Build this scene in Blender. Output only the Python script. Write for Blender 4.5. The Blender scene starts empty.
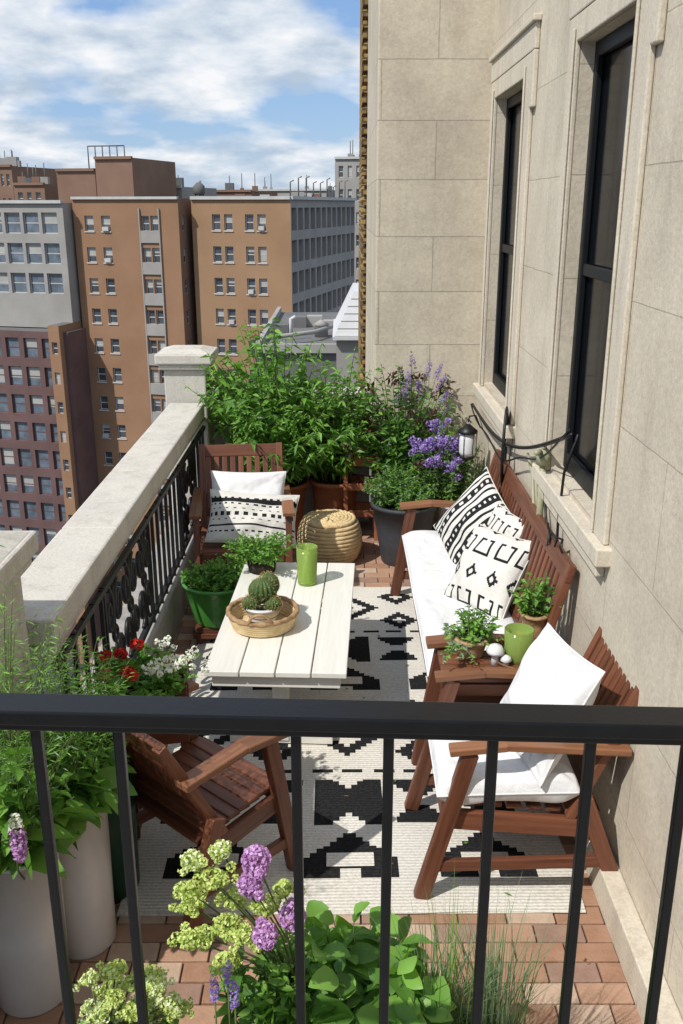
import bpy, math, random
import numpy as np
from mathutils import Vector, Matrix
R=random.Random(7); NR=np.random.default_rng(7)
scene=bpy.context.scene
V=Vector
# ---------------------------------------------------------------- mesh builder
class MB:
    def __init__(s): s.v=[];s.f=[];s.m=[];s.uv=[];s.sm=[];s.n=0
    def add(s,verts,faces,mi=0,uvs=None,smooth=False):
        s.v.extend([tuple(p) for p in verts])
        for k,fc in enumerate(faces):
            s.f.append(tuple(i+s.n for i in fc)); s.m.append(mi if isinstance(mi,int) else int(mi[k]))
            s.sm.append(smooth)
            s.uv.append(uvs[k] if uvs else None)
        s.n+=len(verts)
    def box(s,c,size,mi=0,rot=None):
        hx,hy,hz=[a/2 for a in size]
        loc=[(sx*hx,sy*hy,sz*hz) for sx in(-1,1) for sy in(-1,1) for sz in(-1,1)]
        F=[(0,1,3,2),(4,6,7,5),(0,4,5,1),(2,3,7,6),(0,2,6,4),(1,5,7,3)]
        la=max(range(3),key=lambda a:size[a]); o=[a for a in range(3) if a!=la]
        off=R.random()*10
        uvs=[[(loc[i][la]+off,loc[i][o[0]]+loc[i][o[1]]+off) for i in fc] for fc in F]
        C=V(c)
        vs=[(rot@V(p) if rot else V(p))+C for p in loc]
        s.add(vs,F,mi,uvs)
    def bx(s,x0,x1,y0,y1,z0,z1,mi=0):
        s.box(((x0+x1)/2,(y0+y1)/2,(z0+z1)/2),(x1-x0,y1-y0,z1-z0),mi)
    def bar(s,p0,p1,w,h,mi=0,up=(0,0,1)):
        p0=V(p0);p1=V(p1);d=p1-p0;L=d.length;d.normalize();u=V(up)
        sd=u.cross(d)
        if sd.length<1e-4: sd=V((1,0,0)).cross(d)
        sd.normalize();u=d.cross(sd)
        rot=Matrix((d,sd,u)).transposed()
        s.box((p0+p1)/2,(L,w,h),mi,rot)
    def tube(s,path,r,mi=0,seg=8,smooth=True,closed=False):
        n=len(path);P=[V(p) for p in path]
        rr=r if hasattr(r,'__len__') else [r]*n
        vs=[];prev=None
        for i in range(n):
            a=P[i-1] if (i>0 or closed) else P[i]; b=P[(i+1)%n] if (i<n-1 or closed) else P[i]
            d=(b-a).normalized()
            if prev is None:
                t=V((0,0,1)) if abs(d.z)<.9 else V((1,0,0)); prev=t.cross(d).normalized()
            sd=(prev-d*prev.dot(d)).normalized();prev=sd;u=d.cross(sd)
            for k in range(seg):
                a2=2*math.pi*k/seg
                vs.append(P[i]+(sd*math.cos(a2)+u*math.sin(a2))*rr[i])
        F=[]
        for i in range(n if closed else n-1):
            j=(i+1)%n
            for k in range(seg):
                k2=(k+1)%seg
                F.append((i*seg+k,i*seg+k2,j*seg+k2,j*seg+k))
        if not closed:
            F.append(tuple(range(seg))[::-1]);F.append(tuple((n-1)*seg+k for k in range(seg)))
        s.add(vs,F,mi,None,smooth)
    def lathe(s,prof,c,mi=0,seg=36,smooth=True,wob=0):
        vs=[];n=len(prof)
        for (r,z) in prof:
            for k in range(seg):
                a=2*math.pi*k/seg; q=r*(1+wob*math.sin(3*a+z*9))
                vs.append((c[0]+q*math.cos(a),c[1]+q*math.sin(a),c[2]+z))
        F=[]
        for i in range(n-1):
            for k in range(seg):
                k2=(k+1)%seg
                F.append((i*seg+k,i*seg+k2,(i+1)*seg+k2,(i+1)*seg+k))
        F.append(tuple(range(seg))[::-1]);F.append(tuple((n-1)*seg+k for k in range(seg)))
        s.add(vs,F,mi,None,smooth)
    def torus(s,c,R1,r,mi=0,seg=40,sg=8,wave=0,wn=0,ph=0,tilt=None):
        path=[]
        for k in range(seg):
            a=2*math.pi*k/seg
            p=V((R1*math.cos(a),R1*math.sin(a),0))
            if tilt: p=tilt@p
            path.append(V(c)+p)
        rr=[r*(1+wave*math.sin(wn*2*math.pi*k/seg+ph)) for k in range(seg)]
        s.tube(path,rr,mi,sg,True,True)
    def leaves(s,P,D,L,W,mi=0,fold=.15,droop=.2,rnd=.7,big=False):
        P=np.asarray(P,float);D=np.asarray(D,float);n=len(P)
        if n==0:return
        L=np.broadcast_to(np.asarray(L,float),(n,))[:,None];W=np.broadcast_to(np.asarray(W,float),(n,))[:,None]
        D=D/np.linalg.norm(D,axis=1,keepdims=True)
        up=np.array([0,0,1.])+NR.normal(0,rnd,(n,3))
        S=np.cross(D,up);S/=np.linalg.norm(S,axis=1,keepdims=True)+1e-9
        N=np.cross(S,D); dz=np.array([0,0,1.]);base=s.n
        if big:
            cols=[]
            for t in(0,.14,.38,.66,.88,1): cols.append(P+t*L*D-droop*t*t*L*dz)
            for t,wd in((.14,.62),(.38,1.),(.66,.74),(.88,.30)):
                for sg in(1,-1):
                    cols.append(P+(t+.03)*L*D-droop*t*t*L*dz+sg*.5*wd*W*S+fold*W*N*wd*.8+NR.normal(0,.02,(n,1))*W*N)
            vs=np.stack(cols,1).reshape(-1,3);k=14
            F=[(0,6,1),(0,1,7),(1,6,8,2),(1,2,9,7),(2,8,10,3),(2,3,11,9),(3,10,12,4),(3,4,13,11),(4,12,5),(4,5,13)]
        else:
            a=P;b=P+.42*L*D+.5*W*S+.12*W*N-.15*droop*L*dz
            c=P+L*D-droop*L*dz;d=P+.42*L*D-.5*W*S+.12*W*N-.15*droop*L*dz
            e=P+.5*L*D-fold*W*N-.22*droop*L*dz
            vs=np.stack([a,b,c,d,e],1).reshape(-1,3);k=5;F=[(0,1,2,4),(0,4,2,3)]
        s.v.extend(map(tuple,vs.tolist()))
        arr=None if isinstance(mi,int) else mi
        for i in range(n):
            o=base+k*i; m=mi if arr is None else int(arr[i])
            for f in F: s.f.append(tuple(o+q for q in f))
            s.m+=[m]*len(F);s.sm+=[big]*len(F);s.uv+=[None]*len(F)
        s.n+=k*n
    def build(s,name,mats,loc=(0,0,0),rotz=0,bevel=0,mat4=None,parent=None):
        me=bpy.data.meshes.new(name); me.from_pydata(s.v,[],s.f)
        for m in mats: me.materials.append(m)
        me.polygons.foreach_set('material_index',s.m); me.polygons.foreach_set('use_smooth',s.sm)
        if any(u for u in s.uv):
            ul=me.uv_layers.new(name='UVMap'); buf=np.zeros(len(me.loops)*2,dtype=np.float32);k=0
            for fc,u in zip(s.f,s.uv):
                if u:
                    for q in u: buf[k]=q[0];buf[k+1]=q[1];k+=2
                else: k+=2*len(fc)
            ul.data.foreach_set('uv',buf)
        me.update()
        ob=bpy.data.objects.new(name,me); scene.collection.objects.link(ob)
        if mat4 is not None: ob.matrix_world=mat4
        else: ob.location=loc; ob.rotation_euler=(0,0,rotz)
        if bevel:
            b=ob.modifiers.new('b','BEVEL');b.width=bevel;b.segments=2;b.limit_method='ANGLE'
        if parent: ob.parent=parent
        return ob
# ---------------------------------------------------------------- materials
def base(name,rough=.6,spec=.4):
    m=bpy.data.materials.new(name);m.use_nodes=True;nt=m.node_tree;p=nt.nodes['Principled BSDF']
    p.inputs['Roughness'].default_value=rough
    p.inputs['Specular IOR Level'].default_value=spec
    return m,nt,p
def rgb(c): return (c[0],c[1],c[2],1)
def N(nt,t,**k):
    n=nt.nodes.new(t)
    for a,b in k.items():
        if a in n.inputs: n.inputs[a].default_value=b
        else: setattr(n,a,b)
    return n
def ramp(nt,fac,stops):
    r=nt.nodes.new('ShaderNodeValToRGB');nt.links.new(fac,r.inputs[0]);e=r.color_ramp.elements
    e[0].position=stops[0][0];e[0].color=rgb(stops[0][1]);e[1].position=stops[-1][0];e[1].color=rgb(stops[-1][1])
    for p,c in stops[1:-1]:
        x=e.new(p);x.color=rgb(c)
    return r.outputs[0]
def simple(name,c1,c2=None,scale=8,rough=.6,bump=0,bscale=60,spec=.4,dist=.005):
    m,nt,p=base(name,rough,spec);L=nt.links; c2=c2 or tuple(x*.8 for x in c1)
    tc=N(nt,'ShaderNodeTexCoord'); co=tc.outputs['Object']
    n=N(nt,'ShaderNodeTexNoise',Scale=scale,Detail=6.,Roughness=.6);L.new(co,n.inputs['Vector'])
    L.new(ramp(nt,n.outputs['Fac'],[(.3,c2),(.7,c1)]),p.inputs['Base Color'])
    if bump:
        n2=N(nt,'ShaderNodeTexNoise',Scale=bscale,Detail=5.);L.new(co,n2.inputs['Vector'])
        b=N(nt,'ShaderNodeBump',Strength=bump,Distance=dist);L.new(n2.outputs['Fac'],b.inputs['Height']);L.new(b.outputs[0],p.inputs['Normal'])
    return m
def weathered(name,c1,c2,dark):
    m,nt,p=base(name,.85,.2);L=nt.links
    tc=N(nt,'ShaderNodeTexCoord');co=tc.outputs['Object']
    a=N(nt,'ShaderNodeTexNoise',Scale=3.5,Detail=8.,Roughness=.7);L.new(co,a.inputs['Vector'])
    b=N(nt,'ShaderNodeTexNoise',Scale=80.,Detail=5.,Roughness=.7);L.new(co,b.inputs['Vector'])
    mp=N(nt,'ShaderNodeMapping');mp.inputs['Scale'].default_value=(9,9,1.2);L.new(co,mp.inputs[0])
    g=N(nt,'ShaderNodeTexNoise',Scale=1.3,Detail=6.,Roughness=.65);L.new(mp.outputs[0],g.inputs['Vector'])
    m1=N(nt,'ShaderNodeMix',data_type='RGBA',blend_type='MULTIPLY');m1.inputs[0].default_value=1
    L.new(ramp(nt,a.outputs['Fac'],[(.3,c2),(.7,c1)]),m1.inputs[6]);L.new(ramp(nt,b.outputs['Fac'],[(.3,(.82,.81,.80)),(.6,(1.05,1.05,1.05))]),m1.inputs[7])
    m2=N(nt,'ShaderNodeMix',data_type='RGBA',blend_type='MULTIPLY');m2.inputs[0].default_value=1
    L.new(m1.outputs[2],m2.inputs[6]);L.new(ramp(nt,g.outputs['Fac'],[(.28,dark),(.5,(1,1,1))]),m2.inputs[7])
    L.new(m2.outputs[2],p.inputs['Base Color'])
    bp=N(nt,'ShaderNodeBump',Strength=.45,Distance=.004);L.new(b.outputs['Fac'],bp.inputs['Height']);L.new(bp.outputs[0],p.inputs['Normal'])
    return m
def leafmat(name,cols,trans=.3,rough=.45):
    m,nt,p=base(name,rough,.35);L=nt.links
    g=N(nt,'ShaderNodeNewGeometry')
    c=ramp(nt,g.outputs['Random Per Island'],[(i/(len(cols)-1),k) for i,k in enumerate(cols)])
    L.new(c,p.inputs['Base Color'])
    t=N(nt,'ShaderNodeBsdfTranslucent')
    mu=N(nt,'ShaderNodeMix',data_type='RGBA',blend_type='MULTIPLY');mu.inputs[0].default_value=1
    L.new(c,mu.inputs[6]);mu.inputs[7].default_value=(1.7,1.8,.8,1);L.new(mu.outputs[2],t.inputs[0])
    mx=N(nt,'ShaderNodeMixShader');mx.inputs[0].default_value=trans
    L.new(p.outputs[0],mx.inputs[1]);L.new(t.outputs[0],mx.inputs[2]);L.new(mx.outputs[0],nt.nodes['Material Output'].inputs[0])
    return m
def woodmat(name,cd,cl,rough=.45):
    m,nt,p=base(name,rough,.4);L=nt.links
    uv=N(nt,'ShaderNodeUVMap');mp=N(nt,'ShaderNodeMapping');mp.inputs['Scale'].default_value=(3,55,1);L.new(uv.outputs[0],mp.inputs[0])
    n=N(nt,'ShaderNodeTexNoise',Scale=1.,Detail=6.,Roughness=.65,Distortion=.6);L.new(mp.outputs[0],n.inputs['Vector'])
    g=N(nt,'ShaderNodeNewGeometry')
    a=N(nt,'ShaderNodeMath',operation='MULTIPLY_ADD');L.new(g.outputs['Random Per Island'],a.inputs[0]);a.inputs[1].default_value=.35;L.new(n.outputs['Fac'],a.inputs[2])
    L.new(ramp(nt,a.outputs[0],[(.35,cd),(.9,cl)]),p.inputs['Base Color'])
    b=N(nt,'ShaderNodeBump',Strength=.25,Distance=.002);L.new(n.outputs['Fac'],b.inputs['Height']);L.new(b.outputs[0],p.inputs['Normal'])
    return m
def stonemat(name,plane,c1,c2,bw,bh,mortar,mc,rough=.85,off=(0,0),bumpd=.004):
    m,nt,p=base(name,rough,.2);L=nt.links
    tc=N(nt,'ShaderNodeTexCoord');sp=N(nt,'ShaderNodeSeparateXYZ');L.new(tc.outputs['Object'],sp.inputs[0])
    cb=N(nt,'ShaderNodeCombineXYZ');L.new(sp.outputs[plane[0]],cb.inputs[0]);L.new(sp.outputs[plane[1]],cb.inputs[1])
    mp=N(nt,'ShaderNodeMapping');mp.inputs['Location'].default_value=(off[0],off[1],0);L.new(cb.outputs[0],mp.inputs[0])
    wv=N(nt,'ShaderNodeTexNoise',Scale=7.,Detail=2.);L.new(mp.outputs[0],wv.inputs['Vector'])
    vm=N(nt,'ShaderNodeVectorMath',operation='MULTIPLY_ADD');L.new(wv.outputs['Color'],vm.inputs[0]);vm.inputs[1].default_value=(.006,.006,0);L.new(mp.outputs[0],vm.inputs[2])
    br=N(nt,'ShaderNodeTexBrick',Scale=1.)
    br.inputs['Color1'].default_value=rgb(c1);br.inputs['Color2'].default_value=rgb(c2);br.inputs['Mortar'].default_value=rgb(mc)
    br.inputs['Mortar Size'].default_value=mortar;br.inputs['Mortar Smooth'].default_value=.3
    br.inputs['Brick Width'].default_value=bw;br.inputs['Row Height'].default_value=bh
    L.new(vm.outputs[0],br.inputs['Vector'])
    col=br.outputs['Color']
    n=N(nt,'ShaderNodeTexNoise',Scale=2.2,Detail=8.,Roughness=.7);L.new(tc.outputs['Object'],n.inputs['Vector'])
    n2=N(nt,'ShaderNodeTexNoise',Scale=55.,Detail=6.,Roughness=.7);L.new(tc.outputs['Object'],n2.inputs['Vector'])
    mu=N(nt,'ShaderNodeMix',data_type='RGBA',blend_type='MULTIPLY');mu.inputs[0].default_value=1
    L.new(col,mu.inputs[6]);L.new(ramp(nt,n.outputs['Fac'],[(.3,(.80,.78,.76)),(.7,(1.08,1.07,1.05))]),mu.inputs[7])
    mu2=N(nt,'ShaderNodeMix',data_type='RGBA',blend_type='MULTIPLY');mu2.inputs[0].default_value=1
    L.new(mu.outputs[2],mu2.inputs[6]);L.new(ramp(nt,n2.outputs['Fac'],[(.3,(.82,.81,.80)),(.65,(1.05,1.05,1.05))]),mu2.inputs[7])
    mq=N(nt,'ShaderNodeMapping');mq.inputs['Scale'].default_value=(3.2,3.2,.35);L.new(tc.outputs['Object'],mq.inputs[0])
    n3=N(nt,'ShaderNodeTexNoise',Scale=1.6,Detail=7.,Roughness=.65);L.new(mq.outputs[0],n3.inputs['Vector'])
    mu3=N(nt,'ShaderNodeMix',data_type='RGBA',blend_type='MULTIPLY');mu3.inputs[0].default_value=1
    L.new(mu2.outputs[2],mu3.inputs[6]);L.new(ramp(nt,n3.outputs['Fac'],[(.3,(.86,.85,.84)),(.48,(1,1,1))]),mu3.inputs[7])
    L.new(mu3.outputs[2],p.inputs['Base Color'])
    sb=N(nt,'ShaderNodeMath',operation='MULTIPLY_ADD');L.new(br.outputs['Fac'],sb.inputs[0]);sb.inputs[1].default_value=-1.;L.new(n2.outputs['Fac'],sb.inputs[2])
    b=N(nt,'ShaderNodeBump',Strength=.6,Distance=bumpd);L.new(sb.outputs[0],b.inputs['Height']);L.new(b.outputs[0],p.inputs['Normal'])
    return m
def fabric(name,c,c2=None,scale=300,bump=.3):
    m,nt,p=base(name,.9,.15);L=nt.links
    tc=N(nt,'ShaderNodeTexCoord')
    n=N(nt,'ShaderNodeTexNoise',Scale=scale,Detail=3.);L.new(tc.outputs['Object'],n.inputs['Vector'])
    w=N(nt,'ShaderNodeTexNoise',Scale=7.,Detail=4.,Distortion=.8);L.new(tc.outputs['Object'],w.inputs['Vector'])
    L.new(ramp(nt,n.outputs['Fac'],[(.35,c2 or tuple(x*.88 for x in c)),(.6,c)]),p.inputs['Base Color'])
    ad=N(nt,'ShaderNodeMath',operation='MULTIPLY_ADD');L.new(w.outputs['Fac'],ad.inputs[0]);ad.inputs[1].default_value=34.;L.new(n.outputs['Fac'],ad.inputs[2])
    b=N(nt,'ShaderNodeBump',Strength=bump,Distance=.002);L.new(ad.outputs[0],b.inputs['Height']);L.new(b.outputs[0],p.inputs['Normal'])
    return m
wood=woodmat('teak_wood',(.055,.018,.010),(.20,.074,.038))
wood2=woodmat('arm_wood',(.10,.038,.019),(.26,.115,.055))
whitewood=woodmat('painted_wood',(.62,.60,.54),(.74,.72,.66),.5)
black=simple('black_paint',(.005,.0055,.007),(.003,.003,.004),30,.3,.05,200,.3)
iron=simple('iron',(.008,.008,.009),(.005,.005,.006),30,.45,.1,150,.4)
wallR=stonemat('limestone_side','YZ',(.62,.56,.455),(.58,.525,.425),.95,.42,.003,(.46,.41,.33),off=(.2,.1))
wallF=stonemat('limestone_front','XZ',(.60,.545,.44),(.54,.49,.395),.72,.36,.004,(.42,.38,.31),off=(.1,.06))
trim=weathered('limestone_trim',(.62,.56,.455),(.54,.485,.39),(.84,.82,.80))
trimw=weathered('cast_stone',(.60,.57,.51),(.50,.475,.425),(.80,.79,.78))
curbm=weathered('curb_stone',(.42,.40,.37),(.31,.30,.28),(.75,.75,.75))
cush=fabric('white_canvas',(.70,.70,.70))
blackf=fabric('black_cloth',(.012,.012,.014),(.02,.02,.02))
offw=fabric('ivory_cloth',(.64,.62,.57))
def rugmat(name,ca,cb):
    m,nt,p=base(name,.95,.1);L=nt.links
    tc=N(nt,'ShaderNodeTexCoord');n=N(nt,'ShaderNodeTexNoise',Scale=90.,Detail=3.);L.new(tc.outputs['Object'],n.inputs['Vector'])
    w=N(nt,'ShaderNodeTexWave',Scale=20.,Distortion=1.2,wave_type='BANDS',bands_direction='Y');L.new(tc.outputs['Object'],w.inputs['Vector']);w.inputs['Detail Scale'].default_value=30
    n3=N(nt,'ShaderNodeTexNoise',Scale=3.,Detail=4.);L.new(tc.outputs['Object'],n3.inputs['Vector'])
    mu=N(nt,'ShaderNodeMix',data_type='RGBA',blend_type='MULTIPLY');mu.inputs[0].default_value=1
    L.new(ramp(nt,n.outputs['Fac'],[(.35,cb),(.6,ca)]),mu.inputs[6]);L.new(ramp(nt,n3.outputs['Fac'],[(.3,(.9,.89,.87)),(.7,(1.04,1.04,1.04))]),mu.inputs[7])
    mu2=N(nt,'ShaderNodeMix',data_type='RGBA',blend_type='MULTIPLY');mu2.inputs[0].default_value=1
    L.new(mu.outputs[2],mu2.inputs[6]);L.new(ramp(nt,w.outputs['Fac'],[(.0,(.86,.85,.83)),(.5,(1.02,1.02,1.02))]),mu2.inputs[7])
    L.new(mu2.outputs[2],p.inputs['Base Color'])
    ad=N(nt,'ShaderNodeMath',operation='ADD');L.new(w.outputs['Fac'],ad.inputs[0]);L.new(n.outputs['Fac'],ad.inputs[1])
    b=N(nt,'ShaderNodeBump',Strength=.6,Distance=.004);L.new(ad.outputs[0],b.inputs['Height']);L.new(b.outputs[0],p.inputs['Normal'])
    return m
rugw=rugmat('rug_ivory',(.76,.73,.66),(.62,.59,.53));rugb=rugmat('rug_black',(.016,.016,.018),(.03,.03,.03))
straw=simple('straw',(.78,.61,.35),(.56,.40,.20),25,.8,.8,160,.2,dist=.006)
rattan=simple('rattan',(.50,.33,.18),(.24,.14,.07),35,.7,.8,180,.2,dist=.006)
gpot=simple('grey_planter',(.06,.065,.075),(.04,.042,.05),20,.6,.2,90)
greenpot=simple('green_enamel',(.07,.25,.045),(.05,.20,.03),6,.25,.03,50,.5)
whitepot=simple('white_ceramic',(.70,.70,.70),(.60,.60,.60),4,.22,.03,30,.5)
terra=simple('terracotta',(.36,.13,.06),(.26,.09,.04),12,.8,.2,60)
soil=simple('soil',(.04,.028,.018),(.02,.014,.01),40,.95,1,120)
candle=simple('green_wax',(.26,.40,.07),(.20,.33,.05),6,.35,.05,30,.4)
gg,_,gq=base('green_glass',.05,.5);gq.inputs['Base Color'].default_value=(.62,.85,.22,1);gq.inputs['Transmission Weight'].default_value=.75;gq.inputs['IOR'].default_value=1.2
gm,gnt,gp=base('window_glass',.12,.12);gp.inputs['Base Color'].default_value=(.004,.005,.007,1)
frameb=simple('window_frame',(.008,.010,.012),(.006,.007,.008),10,.5,0,1,.25)
polem=simple('olive_pole',(.36,.36,.22),(.28,.28,.17),30,.5)
L_bright=leafmat('leaf_bright',[(.09,.21,.03),(.16,.34,.055),(.23,.43,.08),(.12,.27,.04)])
L_mid=leafmat('leaf_mid',[(.05,.13,.022),(.10,.23,.04),(.14,.29,.055)])
L_dark=leafmat('leaf_dark',[(.025,.065,.018),(.045,.115,.028),(.07,.155,.035)])
L_grey=leafmat('leaf_grey',[(.15,.22,.13),(.23,.30,.19),(.11,.18,.08)])
L_red=leafmat('leaf_burgundy',[(.09,.02,.03),(.04,.05,.025),(.14,.04,.04)])
P_pur=leafmat('petal_purple',[(.24,.14,.48),(.36,.24,.64),(.46,.34,.72)],.2)
P_lil=leafmat('petal_lilac',[(.40,.17,.46),(.54,.30,.60),(.64,.42,.70)],.2)
P_lime=leafmat('petal_lime',[(.38,.50,.10),(.54,.62,.20),(.66,.70,.30)],.2)
P_cream=leafmat('petal_cream',[(.58,.64,.34),(.72,.76,.50),(.80,.82,.64)],.2)
P_red=leafmat('petal_red',[(.42,.012,.008),(.62,.03,.015)],.2)
P_white=leafmat('petal_white',[(.65,.65,.6),(.78,.78,.75)],.2)
L_dry=leafmat('leaf_dry',[(.22,.12,.04),(.33,.22,.08),(.16,.17,.05)],.1)
stemm=simple('stem',(.12,.17,.05),(.08,.09,.035),20,.7)
PM=[stemm,L_bright,L_mid,L_dark,L_grey,L_red,P_pur,P_lil,P_lime,P_cream,P_red,P_white,soil]
# ---------------------------------------------------------------- plants
def stems(mb,basep,n,h,spread,nleaf,L,W,mis,start=.2,pr=.08,up=.4,droop=.25,sr=.003,hv=.35,lean=(0,0),side=0,big=False):
    tips=[];P=[];D=[];LL=[];MI=[]
    b=V(basep)
    for i in range(n):
        a=R.random()*6.283;q=math.sqrt(R.random());rr=spread*q
        s0=b+V((math.cos(a)*pr*q,math.sin(a)*pr*q,0))
        top=b+V((rr*math.cos(a)+lean[0],rr*math.sin(a)+lean[1],h*(1-hv*R.random())*(1-.4*q*q)))
        ct=s0+V(((top-s0).x*.25,(top-s0).y*.25,(top-s0).z*.65))
        ns=7;pts=[(1-t)**2*s0+2*t*(1-t)*ct+t*t*top for t in [k/(ns-1) for k in range(ns)]]
        mb.tube(pts,[sr*(1-.7*k/(ns-1)) for k in range(ns)],0,4)
        tips.append((top,(top-ct).normalized()))
        for k in range(nleaf):
            t=start+(1-start)*(k+R.random())/nleaf
            p=(1-t)**2*s0+2*t*(1-t)*ct+t*t*top
            az=R.random()*6.283
            d=V((math.cos(az),math.sin(az),up+R.gauss(0,.35)))
            off=d.normalized()*side*R.random()
            P.append(p+off);D.append(d);LL.append(L*(.55+.6*R.random())*(1.1-.45*t));MI.append(R.choice(mis))
    LL=np.array(LL)
    mb.leaves([tuple(p) for p in P],[tuple(d) for d in D],LL,LL*(W/L),MI,droop=droop,big=big)
    return tips
def ball(mb,c,r,n,ps,mi,flat=1,solid=None):
    d=NR.normal(0,1,(n,3));d/=np.linalg.norm(d,axis=1,keepdims=True)
    rad=r*NR.uniform(.72,1.0,(n,1))
    P=np.array(c)+d*rad*np.array([1,1,flat])
    tang=np.cross(d,NR.normal(0,1,(n,3)));tang/=np.linalg.norm(tang,axis=1,keepdims=True)
    mis=mi if isinstance(mi,int) else NR.choice(mi,n)
    mb.leaves(P-tang*ps*.5,tang+d*.35,ps,ps*.7,mis,droop=0,fold=.1)
def blades(mb,c,n,h,spread,w,mi,pr=.05,curve=1.):
    for i in range(n):
        a=R.random()*6.283;q=R.random();s0=V(c)+V((math.cos(a)*pr*q,math.sin(a)*pr*q,0))
        hh=h*(.55+.45*R.random());sp=spread*R.random()
        a2=a+R.gauss(0,.5);dx=V((math.cos(a2),math.sin(a2),0));sd=V((-dx.y,dx.x,0))
        ps=[];m=6
        for k in range(m):
            t=k/(m-1);ps.append(s0+dx*sp*t**2*curve+V((0,0,hh*(t-.25*t**3*curve*sp/h))))
        vs=[]
        for k,p in enumerate(ps):
            ww=w*(1-(k/(m-1))**2*.95)/2;vs+=[p-sd*ww,p+sd*ww]
        mb.add(vs,[(2*k,2*k+1,2*k+3,2*k+2) for k in range(m-1)],mi)
def pot(name,c,r0,r1,h,m,rim=.012,seg=40,band=None):
    mb=MB();t=.012
    pr=[(r0*.96,0),(r0,.01),(r0+(r1-r0)*.5,h*.5),(r1,h-rim*2),(r1+rim,h-rim*1.8),(r1+rim,h-.003),(r1+rim-.003,h),(r1-t,h),(r1-t-.004,h-.05),(.01,h-.045)]
    mb.lathe(pr,(0,0,0),0,seg)
    mb.lathe([(r1-t-.002,h-.05),(r1-t-.002,h-.036),(.005,h-.03)],(0,0,0),1,seg)
    return mb.build(name,[m,soil],c)
# ---------------------------------------------------------------- furniture
def chair(name,loc,rotz,W=.56,D=.56,seatz=.36,backh=.86,vertical=True,splay=.12,cushion=False,aw=.07):
    mb=MB();w=W/2;d=D/2
    for sx in(-1,1):
        x=sx*(w-.02)
        mb.bar((x,-d-splay*.4,0),(x,-d+.10,.575),.036,.055,0,(0,1,0))
        mb.bar((x,d+.09,0),(x,d-.06,.40),.036,.055,0,(0,1,0))
        mb.bar((x*.90,d-.10,seatz-.05),(x*.90,d+.13,backh),.04,.032,0,(0,1,0))
        mb.bar((x,-d+.03,.585),(x,-d+.22,.605),aw,.024,1);mb.bar((x,-d+.215,.605),(x,d+.075,.585),aw*.9,.024,1)
        mb.bar((x*.93,-d+.02,seatz-.05),(x*.93,d,seatz-.09),.028,.07,0)
        mb.bar((x,-d-.01,.13),(x,d+.05,.15),.024,.042,0)
    mb.bar((-w+.05,-d+.03,seatz-.035),(w-.05,-d+.03,seatz-.035),.03,.08,0)
    n=8
    for i in range(n):
        y=-d+.06+i*(D-.08)/(n-1)
        mb.bar((-w+.045,y,seatz+.005-.04*i/(n-1)),(w-.045,y,seatz+.005-.04*i/(n-1)),.052,.018,0)
    def bk(t,o=0): return (d-.10+.23*t-.0+o, seatz-.05+(backh-seatz+.05)*t)
    y,z=bk(.93);mb.bar((-w+.03,y,z),(w-.03,y,z),.026,.075,0,(0,.3,.9))
    y,z=bk(.28);mb.bar((-w+.05,y,z),(w-.05,y,z),.024,.055,0,(0,.3,.9))
    if vertical:
        m=9
        for i in range(m):
            x=-w+.085+i*(W-.17)/(m-1);y0,z0=bk(.3);y1,z1=bk(.92)
            mb.bar((x,y0,z0),(x,y1,z1),.034,.014,0,(0,1,0))
    else:
        for t in(.16,.41,.54,.67,.80):
            y,z=bk(t);mb.bar((-w+.05,y,z),(w-.05,y,z),.018,.066,0,(0,.3,.9))
    return mb.build(name,[wood,wood2],loc,rotz,bevel=.004)
def pillow(name,w,h,th,mats,pat,M4,n=46,ex=.45,pin=.07,wr=.006,pw=2,seed=0):
    mb=MB();rs=random.Random(seed)
    ph=[rs.random()*6 for _ in range(6)]
    for sgn in(1,-1):
        vs=[];F=[];mi=[]
        for j in range(n+1):
            for i in range(n+1):
                u=-1+2*i/n;v=-1+2*j/n
                u2=math.sin(u*math.pi/2)*.5+u*.5;v2=math.sin(v*math.pi/2)*.5+v*.5
                x=w/2*u2*(1-pin*(1-v2*v2));y=h/2*v2*(1-pin*(1-u2*u2))
                e=max(0,(1-abs(u2)**pw))*max(0,(1-abs(v2)**pw))
                z=th/2*e**ex
                z+=wr*math.sqrt(e)*(math.sin(5*u+3*v+ph[0])+.7*math.sin(8*v-4*u+ph[1])+.5*math.sin(13*u+ph[2])*math.sin(9*v+ph[3]))
                c=abs(abs(u)-abs(v));z-=wr*1.2*math.exp(-(c/.12)**2)*(abs(u)*abs(v))*math.sqrt(e)*3
                vs.append((x,y,sgn*z))
        for j in range(n):
            for i in range(n):
                a=j*(n+1)+i;fc=(a,a+1,a+n+2,a+n+1)
                F.append(fc if sgn>0 else fc[::-1])
                mi.append(pat(-1+2*(i+.5)/n,-1+2*(j+.5)/n) if sgn>0 and pat else 0)
        mb.add(vs,F,mi,None,True)
    pth=[]
    for (a,b,c,d) in((-1,-1,1,-1),(1,-1,1,1),(1,1,-1,1),(-1,1,-1,-1)):
        for k in range(14):
            t=k/14;u=a+(c-a)*t;v=b+(d-b)*t
            u2=math.sin(u*math.pi/2)*.5+u*.5;v2=math.sin(v*math.pi/2)*.5+v*.5
            pth.append((w/2*u2*(1-pin*(1-v2*v2)),h/2*v2*(1-pin*(1-u2*u2)),0))
    mb.tube(pth,.0035,0,5,True,True)
    return mb.build(name,mats,mat4=M4)
def M4(loc,normal,up):
    nz=V(normal).normalized();u=V(up);x=u.cross(nz).normalized();y=nz.cross(x)
    m=Matrix((x,y,nz)).transposed().to_4x4();m.translation=V(loc);return m
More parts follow.
